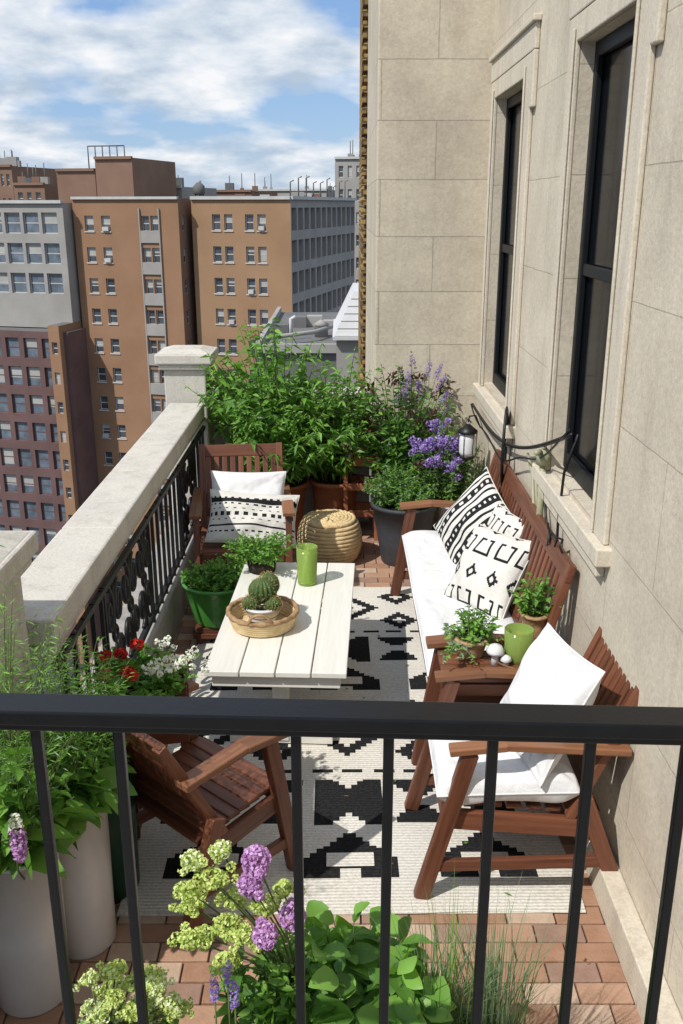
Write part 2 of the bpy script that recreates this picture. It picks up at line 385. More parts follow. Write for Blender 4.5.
# ---------------------------------------------------------------- facade
def facade(mb,o,ux,width,z0,z1,cols,rows,dep,mw,mg,mf=None,blind=None,sill=None,bp=.35,midbar=True):
    ux=V(ux).normalized();o=V(o);n=ux.cross(V((0,0,1)))
    xs=sorted(set([0,width]+[a for c in cols for a in c]));zs=sorted(set([z0,z1]+[a for c in rows for a in c]))
    def pt(x,z,d=0): q=o+ux*x-n*d; return (q.x,q.y,z)
    def quad(x0,x1,a,b,d,m): mb.add([pt(x0,a,d),pt(x1,a,d),pt(x1,b,d),pt(x0,b,d)],[(0,1,2,3)],m)
    for i in range(len(xs)-1):
        x0,x1=xs[i],xs[i+1];isc=any(abs(c[0]-x0)<1e-6 for c in cols)
        for j in range(len(zs)-1):
            a,b=zs[j],zs[j+1]
            if isc and any(abs(r[0]-a)<1e-6 for r in rows):
                mb.add([pt(x0,a),pt(x1,a),pt(x1,b),pt(x0,b),pt(x0,a,dep),pt(x1,a,dep),pt(x1,b,dep),pt(x0,b,dep)],[(0,1,5,4),(1,2,6,5),(2,3,7,6),(3,0,4,7)],mw)
                quad(x0,x1,a,b,dep,mg)
                if mf is not None:
                    fw=.09
                    quad(x0,x0+fw,a,b,dep-.03,mf);quad(x1-fw,x1,a,b,dep-.03,mf);quad(x0+fw,x1-fw,b-fw,b,dep-.03,mf);quad(x0+fw,x1-fw,a,a+fw,dep-.03,mf)
                    if midbar: quad(x0+fw,x1-fw,(a+b)/2-.05,(a+b)/2+.05,dep-.034,mf)
                if blind is not None and R.random()<bp:
                    quad(x0+.05,x1-.05,a+(b-a)*R.choice([.4,.5,.65,.1]),b-.05,dep-.015,blind)
                if sill is not None:
                    mb.bar(pt(x0-.08,a-.07,-.03),pt(x1+.08,a-.07,-.03),.1,.12,sill)
                    if R.random()<.12: mb.bar(pt(x0+.15,a+.22,.0),pt(x1-.15,a+.22,.0),.5,.38,sill)
            else: quad(x0,x1,a,b,0,mw)
# ================================================================= TERRACE
WX=.96;FY=6.5
clay=[simple('clay_%d'%i,a,b,14,.85,.5,90,.2) for i,(a,b) in enumerate((((.44,.27,.18),(.35,.21,.14)),((.37,.215,.14),(.29,.16,.10)),((.52,.38,.28),(.41,.29,.21)),((.33,.215,.16),(.26,.16,.12))))]
bed=simple('paving_bed',(.20,.17,.135),(.13,.11,.09),12,.95,.3,80)
mb=MB()
mb.bx(-1.35,1.05,.9,7.1,-.3,-.012,4)
bw,bh,g=.165,.083,.006
j=0;y=1.3
while y<7.0:
    x=-1.33-(bw/2 if j%2 else 0)+R.uniform(-.004,.004)
    while x<.95:
        a=max(x,-1.34);b=min(x+bw-g,1.0)
        if b-a>.02:
            dz=R.uniform(-.0015,.0015)
            mb.box(((a+b)/2,y+(bh-g)/2,-.02+dz),(b-a,bh-g,.04),R.choice([0,0,1,1,2,2,3]),Matrix.Rotation(R.gauss(0,.006),3,'Z'))
        x+=bw
    y+=bh;j+=1
mb.build('terrace_floor',clay+[bed],bevel=.003)
mb=MB()
w1=(3.28,4.12);w2=(5.20,6.22);ZB,ZT=1.16,2.92
o=(WX,FY,0);c1=(FY-w2[1],FY-w2[0]);c2=(FY-w1[1],FY-w1[0])
facade(mb,o,(0,-1,0),FY+1.5,-.3,6,[c1,c2],[(ZB,ZT),(4.3,5.9)],.085,0,1)
mb.bx(WX+.2,6,-1.5,FY+3,-.3,6,0)
mb.bx(WX+.0,WX+.2,-1.5,FY-.001,6.0,6.05,0)
for (a,b) in(w1,w2):
    x0=WX+.055
    for z0,z1 in((ZB,ZT),):
        mb.bx(x0,x0+.028,a+.002,a+.06,z0+.002,z1-.002,2);mb.bx(x0,x0+.028,b-.05,b-.002,z0+.002,z1-.002,2)
        mb.bx(x0,x0+.027,a+.06,b-.05,z0+.002,z0+.08,2);mb.bx(x0,x0+.027,a+.06,b-.05,z1-.06,z1-.002,2)
        mb.bx(x0+.008,x0+.026,a+.06,b-.05,(z0+z1)/2-.025,(z0+z1)/2+.025,2)
    t=.022;bw2=.15
    mb.bx(WX-t,WX-.001,a-bw2,a,ZB-.02,ZT+.10,3);mb.bx(WX-t,WX-.001,b,b+bw2-.02,ZB-.02,ZT+.10,3)
    mb.bx(WX-t-.003,WX-.001,a-bw2-.07,b+bw2+.0,ZT+.10,ZT+.22,3)
    mb.bx(WX-t-.004,WX-.001,a-bw2-.07,a-bw2-.002,ZT-.16,ZT+.098,3)
    mb.bx(WX-t,WX-.001,a+.001,b-.001,ZT+.0,ZT+.099,3)
    mb.bx(WX-t-.02,WX-.001,a-bw2-.09,b+bw2+.02,ZT+.22,ZT+.25,3)
    for yy in(a-.02,b+.001): mb.bx(WX-t-.012,WX-t-.001,yy,yy+.018,ZB-.01,ZT+.05,3)
    mb.bx(WX-.055,WX+.054,a-bw2-.04,b+bw2,ZB-.09,ZB-.022,3)
    mb.bx(WX-.035,WX-.001,a-bw2+.02,b+bw2-.06,ZB-.15,ZB-.091,3)
mb.bx(WX-.07,WX-.001,.9,FY-.002,-.005,.13,3)
mb.build('limestone_wall',[wallR,gm,frameb,trim],bevel=.006)
mb=MB()
mb.bx(.232,WX+.2,FY,FY+2.5,-30,8,0)
mb.build('return_wall',[wallF],bevel=.01)
ochre=stonemat('ochre_brick','XZ',(.50,.33,.12),(.26,.16,.06),.09,.06,.012,(.12,.09,.05))
mb=MB();mb.bx(.25,4,10.5,14,-40,14,0)
for k in range(150): mb.bx(.215,.34,10.43,10.9,-1+k*.1,-1+k*.1+.06,0)
mb.build('brick_tower',[ochre])
# parapet
mb=MB()
PX0,PX1=-1.19,-.95
ys=[2.80,3.72,4.62,5.50,6.35]
for a,b in zip(ys,ys[1:]): mb.bx(PX0,PX1,a+.0015,b-.0015,.90,1.0,0)
mb.bx(PX0+.03,PX1-.025,2.80,6.35,.845,.8985,0)
mb.bx(PX0+.02,PX1+.02,2.80,6.35,-.005,.27,1)
mb.build('stone_parapet',[trimw,curbm],bevel=.010)
mb=MB()
mb.bx(PX0,.21,6.72,6.95,-.005,1.0,0);mb.build('back_parapet',[trimw],bevel=.012)
mb=MB();mb.bx(-1.36,-1.20,.92,2.40,-.005,.85,0);mb.build('low_wall',[trimw],bevel=.01)
def pillar(x0,y0,y1,H=1.33):
    mb=MB();x1=x0+.39
    mb.bx(x0+.05,x1-.05,y0+.05,y1-.05,-.005,H-.11,0)
    mb.bx(x0+.02,x1-.02,y0+.02,y1-.02,H-.11,H-.07,0)
    mb.bx(x0,x1,y0,y1,H-.07,H,0)
    vs=[(x0+.02,y0+.02,H+.001),(x1-.02,y0+.02,H+.001),(x1-.02,y1-.02,H+.001),(x0+.02,y1-.02,H+.001)]
    q=.09;vs+=[(x0+q,y0+q,H+.025),(x1-q,y0+q,H+.025),(x1-q,y1-q,H+.025),(x0+q,y1-q,H+.025)]
    mb.add(vs,[(0,1,5,4),(1,2,6,5),(2,3,7,6),(3,0,4,7),(4,5,6,7)],0)
    mb.build('stone_pillar',[trimw],bevel=.01)
pillar(-1.28,6.36,6.74);pillar(-1.355,2.42,2.79,1.32)
# iron railing inset with scroll panels
mb=MB();ix=-.962
mb.bx(ix-.012,ix+.012,2.80,6.35,.30,.325,0);mb.bx(ix-.010,ix+.012,2.80,6.35,.815,.84,0)
def spiral(cy,cz,r,turns,sg,start,ry=1):
    pts=[]
    for k in range(34):
        t=k/33;a=start+sg*turns*2*math.pi*t;q=r*(1-.78*t)
        pts.append((ix,cy+q*ry*math.cos(a),cz+q*math.sin(a)))
    mb.tube(pts,.0115,0,6)
scr=[(3.45,4.35),(5.30,5.85)]
y=2.9
while y<6.33:
    if not any(a-.03<y<b+.03 for a,b in scr): mb.bx(ix-.008,ix+.008,y-.008,y+.008,.27,.844,0)
    y+=.13
for a,b in scr:
    m=(a+b)/2;hh2=(b-a)/2
    for yy in(a,b): mb.bx(ix-.010,ix+.010,yy-.010,yy+.010,.27,.844,0)
    nn=2 if b-a<.7 else 3
    for q in range(nn):
        c=a+(b-a)*(q+.5)/nn;hw=(b-a)/nn/2
        for sy in(-1,1):
            spiral(c+sy*hw*.5,.69,.105,1.35,sy,math.pi/2,hw*.5/.105*.9)
            spiral(c+sy*hw*.5,.45,.105,1.35,-sy,-math.pi/2,hw*.5/.105*.9)
        mb.torus((ix,c,.57),.032,.009,0,20,6,tilt=Matrix.Rotation(math.pi/2,3,'Y'))
        mb.tube([(ix,c,.60),(ix,c,.82)],.007,0,6);mb.tube([(ix,c,.32),(ix,c,.54)],.007,0,6)
mb.build('wrought_iron_railing',[iron])
# near black guard rail
mb=MB()
def ry(x): return .999-.042*x
mb.bar((-1.2,ry(-1.2),1.708),(1.0,ry(1.0),1.708),.047,.020,0)
mb.bar((-1.2,ry(-1.2),1.692),(1.0,ry(1.0),1.692),.030,.012,0)
mb.bar((-1.2,ry(-1.2),.78),(1.0,ry(1.0),.78),.03,.02,0)
for x in(-.60,-.49,-.380,-.277,-.056,.058,.185,.303,.419,.53,.64,.75): mb.box((x,ry(x),1.2),(.013,.014,.970),0)
for x in(-1.19,.93): mb.box((x,ry(x),1.18),(.04,.04,.98),0)
mb.build('black_guard_railing',[black],bevel=.0025)
mb=MB();mb.bx(-1.35,.95,-1.5,1.06,.45,.7,0);mb.build('upper_landing',[curbm],bevel=.01)
# ---------------------------------------------------------------- rug
RW,RL,cs=1.60,2.86,.0125
def q3(v,s=.025): return math.floor(v/s+.5)*s
def rugpat(x,y):
    cx=x-RW/2;ax=abs(cx)
    if ax>RW/2-.06 or y<.15 or y>RL-.12: return 0
    yy=(y-.15)%1.36
    if yy<.30:
        k=((cx+.25)%.50)-.25;dx=abs(k);dy=yy-.03
        if 0<dy<.24 and dx<q3(.17-max(0,dy-.10)*1.1):
            if dx<.085 and .055<dy<.135: return 0
            if dy<.04 and dx<.035: return 0
            return 1
        return 0
    if yy<.66:
        dy=yy-.48;k=((ax+.1)%.52)-.26;dx=abs(k);
        if k<0 and abs(dy)<.15 and abs(dy)<q3(.24-abs(dx-.02))*.85 and dx<.23 and dx>.02: return 1
        if k>.03 and abs(dy)<.14 and abs(dy)>q3(abs(dx-.13))*1.1 and abs(dx-.13)<.10: return 1 if abs(dy)>.03 else 0
        return 0
    if yy<.72: return 1 if (.68<yy<.70) and (x%.13<.085) else 0
    if yy<1.32:
        dy=yy-1.01;dx=((cx+.33)%.66)-.33
        r=q3(abs(dx))+q3(abs(dy))
        if r<.07: return 1
        if .13<r<.21: return 1
        ex=.33-abs(dx);r2=q3(ex)*1.0+q3(abs(abs(dy)-.17))
        if r2<.12 and not r2<.035: return 1
        return 0
    return 0
mb=MB();nx=int(RW/cs);ny=int(RL/cs)
vs=[];F=[];mi=[]
for j in range(ny+1):
    for i in range(nx+1):
        x=i*cs;y=j*cs
        edge=(.006*math.sin(y*9) if i in(0,nx) else 0)
        vs.append((x-RW/2+edge,y+(.005*math.sin(x*11) if j in(0,ny) else 0),.009+.0015*math.sin(x*7+y*3)))
for j in range(ny):
    for i in range(nx):
        a=j*(nx+1)+i;F.append((a,a+1,a+nx+2,a+nx+1));mi.append(rugpat((i+.5)*cs,(j+.5)*cs))
mb.add(vs,F,mi,None,True)
mb.bx(-RW/2,RW/2,0,RL-.02,.0025,.006,0)
mb.build('patterned_rug',[rugw,rugb],(.035,2.58,0),math.radians(.6))
# ---------------------------------------------------------------- table
mb=MB()
TW,TL,TH=.60,1.25,.45
for i in range(4):
    x=-TW/2+TW/8+i*TW/4;mb.box((x,0,TH-.012+.0007*i),(TW/4-.006,TL,.024),0)
mb.bx(-TW/2+.03,TW/2-.03,-TL/2+.03,-TL/2+.055,TH-.085,TH-.026,0);mb.bx(-TW/2+.03,TW/2-.03,TL/2-.055,TL/2-.03,TH-.085,TH-.026,0)
mb.bx(-TW/2+.03,-TW/2+.055,-TL/2+.056,TL/2-.056,TH-.085,TH-.026,0);mb.bx(TW/2-.055,TW/2-.03,-TL/2+.056,TL/2-.056,TH-.085,TH-.026,0)
for sy in(-1,1):
    mb.box((.0,sy*.42,.19),(.07,.07,.34),0);mb.box((0,sy*.42,.025),(.46,.06,.04),0)
    mb.bar((-.2,sy*.42,.04),(-.02,sy*.42,.2),.03,.03,0);mb.bar((.2,sy*.42,.04),(.02,sy*.42,.2),.03,.03,0)
mb.box((0,0,.2),(.04,.78,.05),0)
mb.build('coffee_table',[whitewood],(-.25,4.07,.012),math.radians(-2.4),bevel=.003)
mb=MB()
for k in range(5): mb.torus((0,0,.012+k*.012),.135+.004*k,.010,0,48,8,.25,24,k*math.pi)
mb.lathe([(.13,.004),(.13,.01),(.01,.012)],(0,0,0),0,40)
mb.torus((0,0,.075),.157,.012,1,48,8,.2,30)
for s in(-1,1):
    mb.tube([(s*.05*math.cos(a)*1.0,s*(.155+.015*math.sin(a)),.075+.05*math.sin(a)) for a in [math.pi*k/10 for k in range(11)]],.007,1,6)
mb.build('woven_tray',[straw,rattan],(-.36,3.90,.465))
pot('white_bowl',(-.36,3.91,.482),.06,.085,.085,whitepot,.006)
mb=MB()
cact=simple('cactus_skin',(.07,.13,.03),(.035,.07,.015),18,.6,.5,60);spin=simple('cactus_spines',(.55,.42,.18),(.4,.28,.1),40,.6)
for (x,y,z,r,hh) in((0,.0,.15,.058,1.05),(-.05,-.03,.10,.038,1.),(.05,-.04,.10,.036,1.),(.02,.07,.15,.048,1.2)):
    nr=16;vs=[];F=[];sg=nr*4;rg=14
    for j in range(rg+1):
        th=math.pi*j/rg
        for k in range(sg):
            a=2*math.pi*k/sg;q=r*math.sin(th)*(1+.13*math.cos(nr*a))
            vs.append((x+q*math.cos(a),y+q*math.sin(a),z+r*hh*math.cos(th)))
    for j in range(rg):
        for k in range(sg):
            F.append((j*sg+k,(j+1)*sg+k,(j+1)*sg+(k+1)%sg,j*sg+(k+1)%sg))
    mb.add(vs,F,0,None,True)
    d=NR.normal(0,1,(500,3));d/=np.linalg.norm(d,axis=1,keepdims=True);d=d[d[:,2]>-.4]
    mb.leaves(np.array((x,y,z))+d*r*np.array([1,1,hh]),d+NR.normal(0,.5,d.shape),.014,.0018,1,droop=0)
mb.build('potted_cactus',[cact,spin],(-.36,3.91,.482))
def candle_glass(loc,r,h):
    mb=MB()
    # open glass tumbler (thin walled) with wax inside
    pr=[(.004,0),(r*.86,0),(r*.9,.004),(r,h),(r-.004,h),(r*.87,.012),(.004,.012)]
    mb.lathe(pr,(0,0,0),2,32)
    mb.lathe([(r*.84,.014),(r*.90,h*.62),(.004,h*.61)],(0,0,0),0,28)
    mb.tube([(0,0,h*.6),(0.002,0,h*.72)],.0018,1,5);mb.build('green_candle_glass',[candle,frameb,gg],loc)
candle_glass((-.175,4.40,.465),.054,.20)
mb=MB();stems(mb,(0,0,.06),60,.15,.22,22,.035,.02,[1,1,2],.1,.1,.3);mb.lathe([(.07,0),(.08,.06),(.075,.06),(.07,.05),(.004,.05)],(0,0,0),12,24)
mb.build('potted_herbs',PM,(-.42,4.58,.465))
# ---------------------------------------------------------------- bench
mb=MB();BY0,BY1=3.45,5.33;bl=BY1-BY0
for y in(BY0+.025,BY1-.025):
    mb.bar((.33,y,.012),(.42,y,.575),.042,.06,0,(1,0,0));mb.bar((.865,y,.012),(.80,y,.42),.042,.06,0,(1,0,0))
    mb.bar((.76,y*1,.30),(.925,y,.93),.045,.034,0,(1,0,0))
    mb.bar((.35,y,.585),(.54,y,.605),.075,.026,1);mb.bar((.535,y,.605),(.88,y,.585),.068,.026,1)
    mb.bar((.36,y,.14),(.86,y,.15),.026,.05,0)
    mb.bar((.385,y,.33),(.82,y,.30),.028,.07,0)
mb.bar((.395,BY0+.05,.345),(.395,BY1-.05,.345),.03,.08,0);mb.bar((.60,(BY0+BY1)/2,.012),(.60,(BY0+BY1)/2,.32),.04,.04,0,(1,0,0))
for i in range(7):
    x=.41+i*.062;mb.bar((x,BY0+.045,.36-.005*i),(x,BY1-.045,.36-.005*i),.05,.018,0)
mb.bar((.915,BY0-.0,.895),(.915,BY1,.895),.026,.075,0,(.25,0,.95));mb.bar((.81,BY0+.045,.47),(.81,BY1-.045,.47),.024,.055,0,(.25,0,.95))
ns=27
for i in range(ns):
    y=BY0+.08+i*(bl-.16)/(ns-1);mb.bar((.812,y,.48),(.908,y,.88),.036,.014,0,(1,0,0))
mb.build('garden_bench',[wood,wood2],bevel=.004)
for k,(a,b) in enumerate(((BY0+.06,4.38),(4.39,BY1-.06))):
    pillow('bench_cushion',.46,b-a,.11,[cush],None,M4((.595,(a+b)/2,.415),(-.02,0,1),(0,1,0)),34,.42,.01,.005,8,k)
def pat1(u,v):
    t=v
    if abs(t)<.10: return 0 if (abs(t)<.035 and (u*7)%1<.5) else 1
    if .20<abs(t)<.25: return 1
    if .33<abs(t)<.55: return 0 if abs(abs(t)-.44)<.05 and abs(((u*5)%1)-.5)<.28 else 1
    if .64<abs(t)<.69: return 1
    if .78<abs(t)<.95: return 1
    return 0
def pat2(u,v):
    a=((u+1)*1.75)%1-.5;b=((v+1)*1.75)%1-.5
    if abs(a)<.34 and abs(b)<.34:
        row=int((v+1)*1.75)
        if row%2==0: return 1 if (abs(a)>.24 or abs(b)>.25) and not (abs(a)<.1 and b>0) else 0
        return 1 if abs(a)+abs(b)<.30 and not abs(a)+abs(b)<.13 else 0
    return 0
def pat3(u,v):
    if abs(v-.45)<.08: return 1
    if .1<abs(v-.45)<.15 and (u*7)%1<.5: return 1
    if abs(v)<.06 and (u*6)%1<.5:return 1
    if .13<abs(v)<.17 and ((u*6)+.25)%1<.35:return 1
    if abs(v+.35)<.03: return 1
    if abs(v+.55)<.03 and (u*8)%1<.5:return 1
    return 0
pillow('striped_pillow',.47,.47,.16,[offw,blackf],pat1,M4((.715,4.74,.66),(-.78,-.42,.45),(-.35,.95,.5)),70,seed=3,wr=.008)
pillow('patterned_pillow',.42,.42,.16,[offw,blackf],pat2,M4((.71,4.17,.62),(-.72,-.45,.55),(.45,.35,.8)),70,seed=5,wr=.008)
pillow('patterned_pillow',.36,.36,.12,[offw,blackf],pat2,M4((.81,4.42,.66),(-.85,-.3,.35),(.3,.1,.9)),70,seed=6)
# ---------------------------------------------------------------- chairs
chair('wooden_armchair',(.60,2.91,.012),math.radians(-90),W=.54,D=.55,backh=.87,aw=.055)
pillow('seat_cushion',.48,.52,.13,[cush],None,M4((.56,2.91,.432),(-.03,0,1),(0,1,0)),40,.42,.012,.007,8,8)
pillow('white_pillow',.44,.44,.18,[cush],None,M4((.71,2.88,.655),(-.85,-.15,.45),(.20,.1,.9)),60,seed=9,wr=.012)
chair('wooden_armchair',(-.60,5.35,.0),math.radians(6),W=.58,D=.54,backh=.86)
pillow('white_pillow',.46,.34,.13,[cush],None,M4((-.57,5.42,.60),(.05,-.85,.5),(0,.4,.9)),40,seed=11,wr=.009)
pillow('patterned_pillow',.54,.34,.14,[offw,blackf],pat3,M4((-.53,5.27,.52),(.08,-.75,.65),(.05,.5,.8)),70,seed=12,wr=.009)
chair('wooden_armchair',(-.49,2.82,.012),math.radians(138),W=.52,D=.40,backh=.74,vertical=False,splay=.03)
# side table
mb=MB()
for i in range(4): mb.box((0,-.09+i*.06,.555),(.46,.055,.02),0)
for sx in(-1,1):
    for sy in(-1,1): mb.box((sx*.2,sy*.085,.272),(.03,.03,.544),0)
    mb.box((sx*.2,0,.5),(.022,.14,.05),0)
mb.box((0,-.086,.5),(.37,.022,.05),0);mb.box((0,.086,.5),(.37,.022,.05),0)
mb.build('side_table',[wood],(.62,3.305,.012),0,bevel=.003)
mb=MB();mb.lathe([(.085,0),(.10,.006),(.112,.02),(.105,.02),(.09,.008),(.004,.008)],(0,0,0),0,36);mb.build('wooden_tray',[wood2],(.71,3.33,.578))
candle_glass((.70,3.33,.586),.058,.13)
pot('small_planter',(.52,3.38,.578),.05,.065,.08,rattan,.006)
mb=MB();stems(mb,(0,0,.07),26,.14,.12,12,.04,.022,[1,2],.15,.05,.3);stems(mb,(-.05,-.02,.08),12,.01,.26,14,.04,.02,[1,4],.15,.05,.1);mb.build('herb_plant',PM,(.52,3.38,.578))
mb=MB();mb.lathe([(.018,0),(.014,.03),(.016,.045),(.034,.05),(.036,.06),(.024,.08),(.004,.088)],(0,0,0),0,24);mb.lathe([(.014,0),(.011,.02),(.024,.028),(.018,.042),(.003,.05)],(.04,-.02,0),0,20);mb.build('ceramic_mushroom',[whitepot],(.605,3.30,.578))
pot('small_planter',(.80,3.52,.60),.045,.055,.10,rattan,.006)
mb=MB();stems(mb,(0,0,.08),22,.20,.13,11,.045,.032,[1,2],.1,.03,.3,droop=.3);mb.build('trailing_plant',PM,(.80,3.52,.60))
# ---------------------------------------------------------------- pouf
mb=MB()
hh=.30;nrg=12
for k in range(nrg):
    t=k/(nrg-1);z=.015+t*(hh-.03);r=.165+.042*math.sin(math.pi*t)**.7
    mb.torus((0,0,z),r,.0155,0,64,8,.24,32,(k%2)*math.pi)
for k in range(7): mb.torus((0,0,hh-.012+.002*k),.165-.025*k,.0145,0,56,8,.22,max(6,30-4*k),(k%2)*3.14)
mb.lathe([(.16,.01),(.16,hh-.02),(.01,hh-.012)],(0,0,0),0,32)
mb.build('woven_pouf',[straw],(-.08,5.95,0))
# ---------------------------------------------------------------- far plants
pot('grey_planter',(.42,5.92,0),.15,.215,.42,gpot,.012)
mb=MB();stems(mb,(0,0,.36),110,.28,.30,24,.045,.022,[1,2,2,4],.1,.17,.3);mb.build('potted_fern',PM,(.42,5.92,.03))
for c,r,h in(((-.45,6.42,0),.2,.42),((-.05,6.48,0),.17,.42)): pot('terracotta_pot',c,r*.75,r,h,terra,.015)
mb=MB()
stems(mb,(-.45,6.42,.40),84,1.26,.60,38,.12,.044,[1,1,2],.12,.15,.25,sr=.006,droop=.4,lean=(-.06,0),hv=.45)
stems(mb,(-.45,6.42,.40),24,1.05,.25,30,.12,.044,[1,1,2],.2,.15,.2,sr=.006,droop=.45,lean=(-.36,-.08))
stems(mb,(-.45,6.42,.40),40,.85,.72,28,.115,.044,[1,1,2],.2,.15,.1,sr=.005,droop=.5,lean=(.02,-.12))
mb.build('leafy_shrub',PM)
mb=MB()
stems(mb,(-.05,6.46,.40),50,1.05,.36,32,.11,.04,[1,1,2],.15,.13,.25,sr=.005,droop=.4,hv=.5)
mb.build('leafy_shrub',PM)
pot('terracotta_pot',(.42,6.33,0),.14,.16,.4,terra,.012)
mb=MB()
tp=stems(mb,(.42,6.33,.38),60,.98,.44,30,.085,.042,[2,3,2,1],.2,.12,.25,sr=.005,droop=.3,lean=(.02,-.05),hv=.5)
for k,(p,d) in enumerate(tp):
    if k%3==0 and p.x<.75:
        n=14;mb.leaves([tuple(p+V((R.gauss(0,.02),R.gauss(0,.02),R.gauss(0,.02)))) for _ in range(n)],NR.normal(0,1,(n,3))+np.array([0,0,.8]),.06,.024,5)
    elif k%11==1: ball(mb,p,.022,50,.014,5,1)
mb.build('burgundy_leaved_shrub',PM)
pot('white_pot',(.78,5.98,.0),.10,.135,.40,whitepot,.01)
mb=MB()
tp=stems(mb,(0,0,.36),80,.62,.27,24,.055,.022,[2,4,1],.15,.1,.3,sr=.004)
for c in((-.14,-.04,.80),(-.04,-.10,.82),(.03,.0,.76),(-.22,.03,.76),(-.08,.06,.89),(.02,-.14,.69),(.07,-.08,.82),(-.12,-.12,.73)):
    for _ in range(14): ball(mb,V(c)+V((R.gauss(0,.034),R.gauss(0,.03),R.gauss(0,.026))),.021,30,.019,6,1)
mb.build('purple_flower_plant',PM,(.72,6.0,0))
mb=MB()
tp=stems(mb,(.50,6.42,.6),18,.78,.28,10,.05,.012,[4,2],.3,.1,.5)
for p,d in tp:
    for q in range(5): ball(mb,p-d*.02*q+V((R.gauss(0,.004),0,0)),.014+.002*q,24,.012,6,1)
mb.build('salvia',PM)
mb=MB()
for x in(-.11,.11):
    for y in(-.1,.1): mb.box((x,y,.3),(.03,.03,.6),0)
for z in(.2,.4,.58):
    for y in(-.1,.1): mb.box((0,y,z),(.25,.02,.05),0)
for i in range(4): mb.box((0,-.08+.055*i,.612),(.26,.048,.018),0)
mb.build('plant_stand',[terra],(.14,6.42,0),0,bevel=.003)
pot('terracotta_pot',(.14,6.42,.625),.06,.08,.13,terra,.01)
mb=MB();stems(mb,(0,0,.1),36,.34,.2,14,.065,.028,[2,1,5],.15,.05,.3);mb.build('potted_plant',PM,(.14,6.42,.625))
# green pot
mb=MB();mb.lathe([(.13,0),(.135,.01),(.165,.12),(.185,.22),(.20,.225),(.20,.24),(.185,.24),(.175,.2),(.004,.2)],(0,0,0),0,44);mb.lathe([(.17,.2),(.17,.213),(.005,.215)],(0,0,0),1,30);mb.build('green_pot',[greenpot,soil],(-.68,4.74,.11))
mb=MB();mb.box((0,0,.06),(.26,.26,.03),0)
for x in(-.1,.1):
    for y in(-.1,.1): mb.box((x,y,.022),(.03,.03,.044),0)
mb.box((0,0,.092),(.24,.24,.03),0);mb.build('plant_riser',[wood],(-.68,4.74,0),0,bevel=.003)
mb=MB();stems(mb,(0,0,.2),110,.14,.20,22,.035,.022,[1,1,2],.1,.15,.3);stems(mb,(.08,0,.2),25,.18,.30,20,.035,.02,[1,1],.1,.1,.2);mb.build('herb_bush',PM,(-.68,4.74,.11))
# ---------------------------------------------------------------- near-left plants
AX,AY=-.945,2.26;BX,BY=-.845,2.475
pot('tall_white_planter',(AX,AY,0),.108,.116,.54,whitepot,.004)
pot('tall_white_planter',(BX,BY,0),.10,.108,.56,whitepot,.004)
mb=MB();mb.lathe([(.11,0),(.12,.55),(.115,.55),(.11,.5),(.005,.5)],(0,0,0),0,36);mb.build('dark_green_planter',[simple('dark_green',(.012,.07,.04),(.01,.045,.03),8,.4)],(-.83,2.73,0))
mb=MB()
stems(mb,(AX-.02,AY,.50),74,.98,.30,58,.042,.006,[1,1,4],.1,.1,.3,sr=.0022,side=.03,droop=.1)
stems(mb,(AX,AY,.50),26,.46,.25,8,.14,.07,[1,1,2],.1,.09,.3,droop=.35,big=True)
mb.build('feathery_cosmos_plant',PM)
mb=MB()
stems(mb,(BX,BY,.52),54,.66,.25,46,.045,.008,[1,1,2],.1,.09,.3,sr=.0022,side=.03)
stems(mb,(BX,BY-.04,.52),22,.24,.19,7,.16,.09,[1,1,2],.1,.08,.3,droop=.4,big=True)
mb.build('leafy_plant',PM)
mb=MB()
stems(mb,(-.85,2.73,.5),44,.36,.2,34,.06,.014,[1,2,2],.1,.1,.3,sr=.0025);mb.build('leafy_plant',PM)
def scr2w(u,v,Y):
    yv=(512-v)/930;dy=.9496+.3135*yv;dz=-.3135+.9496*yv;t=Y/dy;return ((u-341.5)/930*t,Y,2.3+dz*t)
mb=MB()
for (u,v,Y) in((18,838,2.08),):
    x,y,z=scr2w(u,v,Y)
    mb.tube([(x-.03,y+.08,.5),(x-.02,y+.02,z-.12),(x,y,z+.05)],.003,0,5)
    for q in range(11): ball(mb,(x,y,z-.06+q*.012),.022-.0013*abs(q-4),34,.013,7 if q<8 else 11,1)
mb.build('purple_flower_spike',PM)
# red geranium on stand
mb=MB()
for x in(-.1,.1):
    for y in(-.1,.1): mb.box((x,y,.33),(.028,.028,.66),0)
for z in(.44,.50,.56,.62):
    mb.box((0,-.118,z),(.24,.016,.052),0);mb.box((0,.118,z),(.24,.016,.052),0);mb.box((-.118,0,z),(.016,.2,.052),0);mb.box((.118,0,z),(.016,.2,.052),0)
mb.box((0,0,.62),(.2,.2,.02),1)
mb.build('wooden_planter_box',[wood,soil],(-.70,3.10,0),math.radians(10),bevel=.003)
mb=MB()
tp=stems(mb,(0,0,.60),50,.16,.21,14,.055,.038,[2,2,1],.15,.1,.3)
tp.sort(key=lambda t:-t[0].z)
for k,(p,d) in enumerate(tp[:26]):
    if p.x<.02 and k%2==0: ball(mb,p+V((0,0,.015)),.022,44,.020,10,.8)
    elif p.x>=.02: 
        for _ in range(3): ball(mb,p+V((R.gauss(0,.02),R.gauss(0,.02),.02)),.012,12,.016,11,.7)
mb.build('geranium',PM,(-.71,3.04,.0))
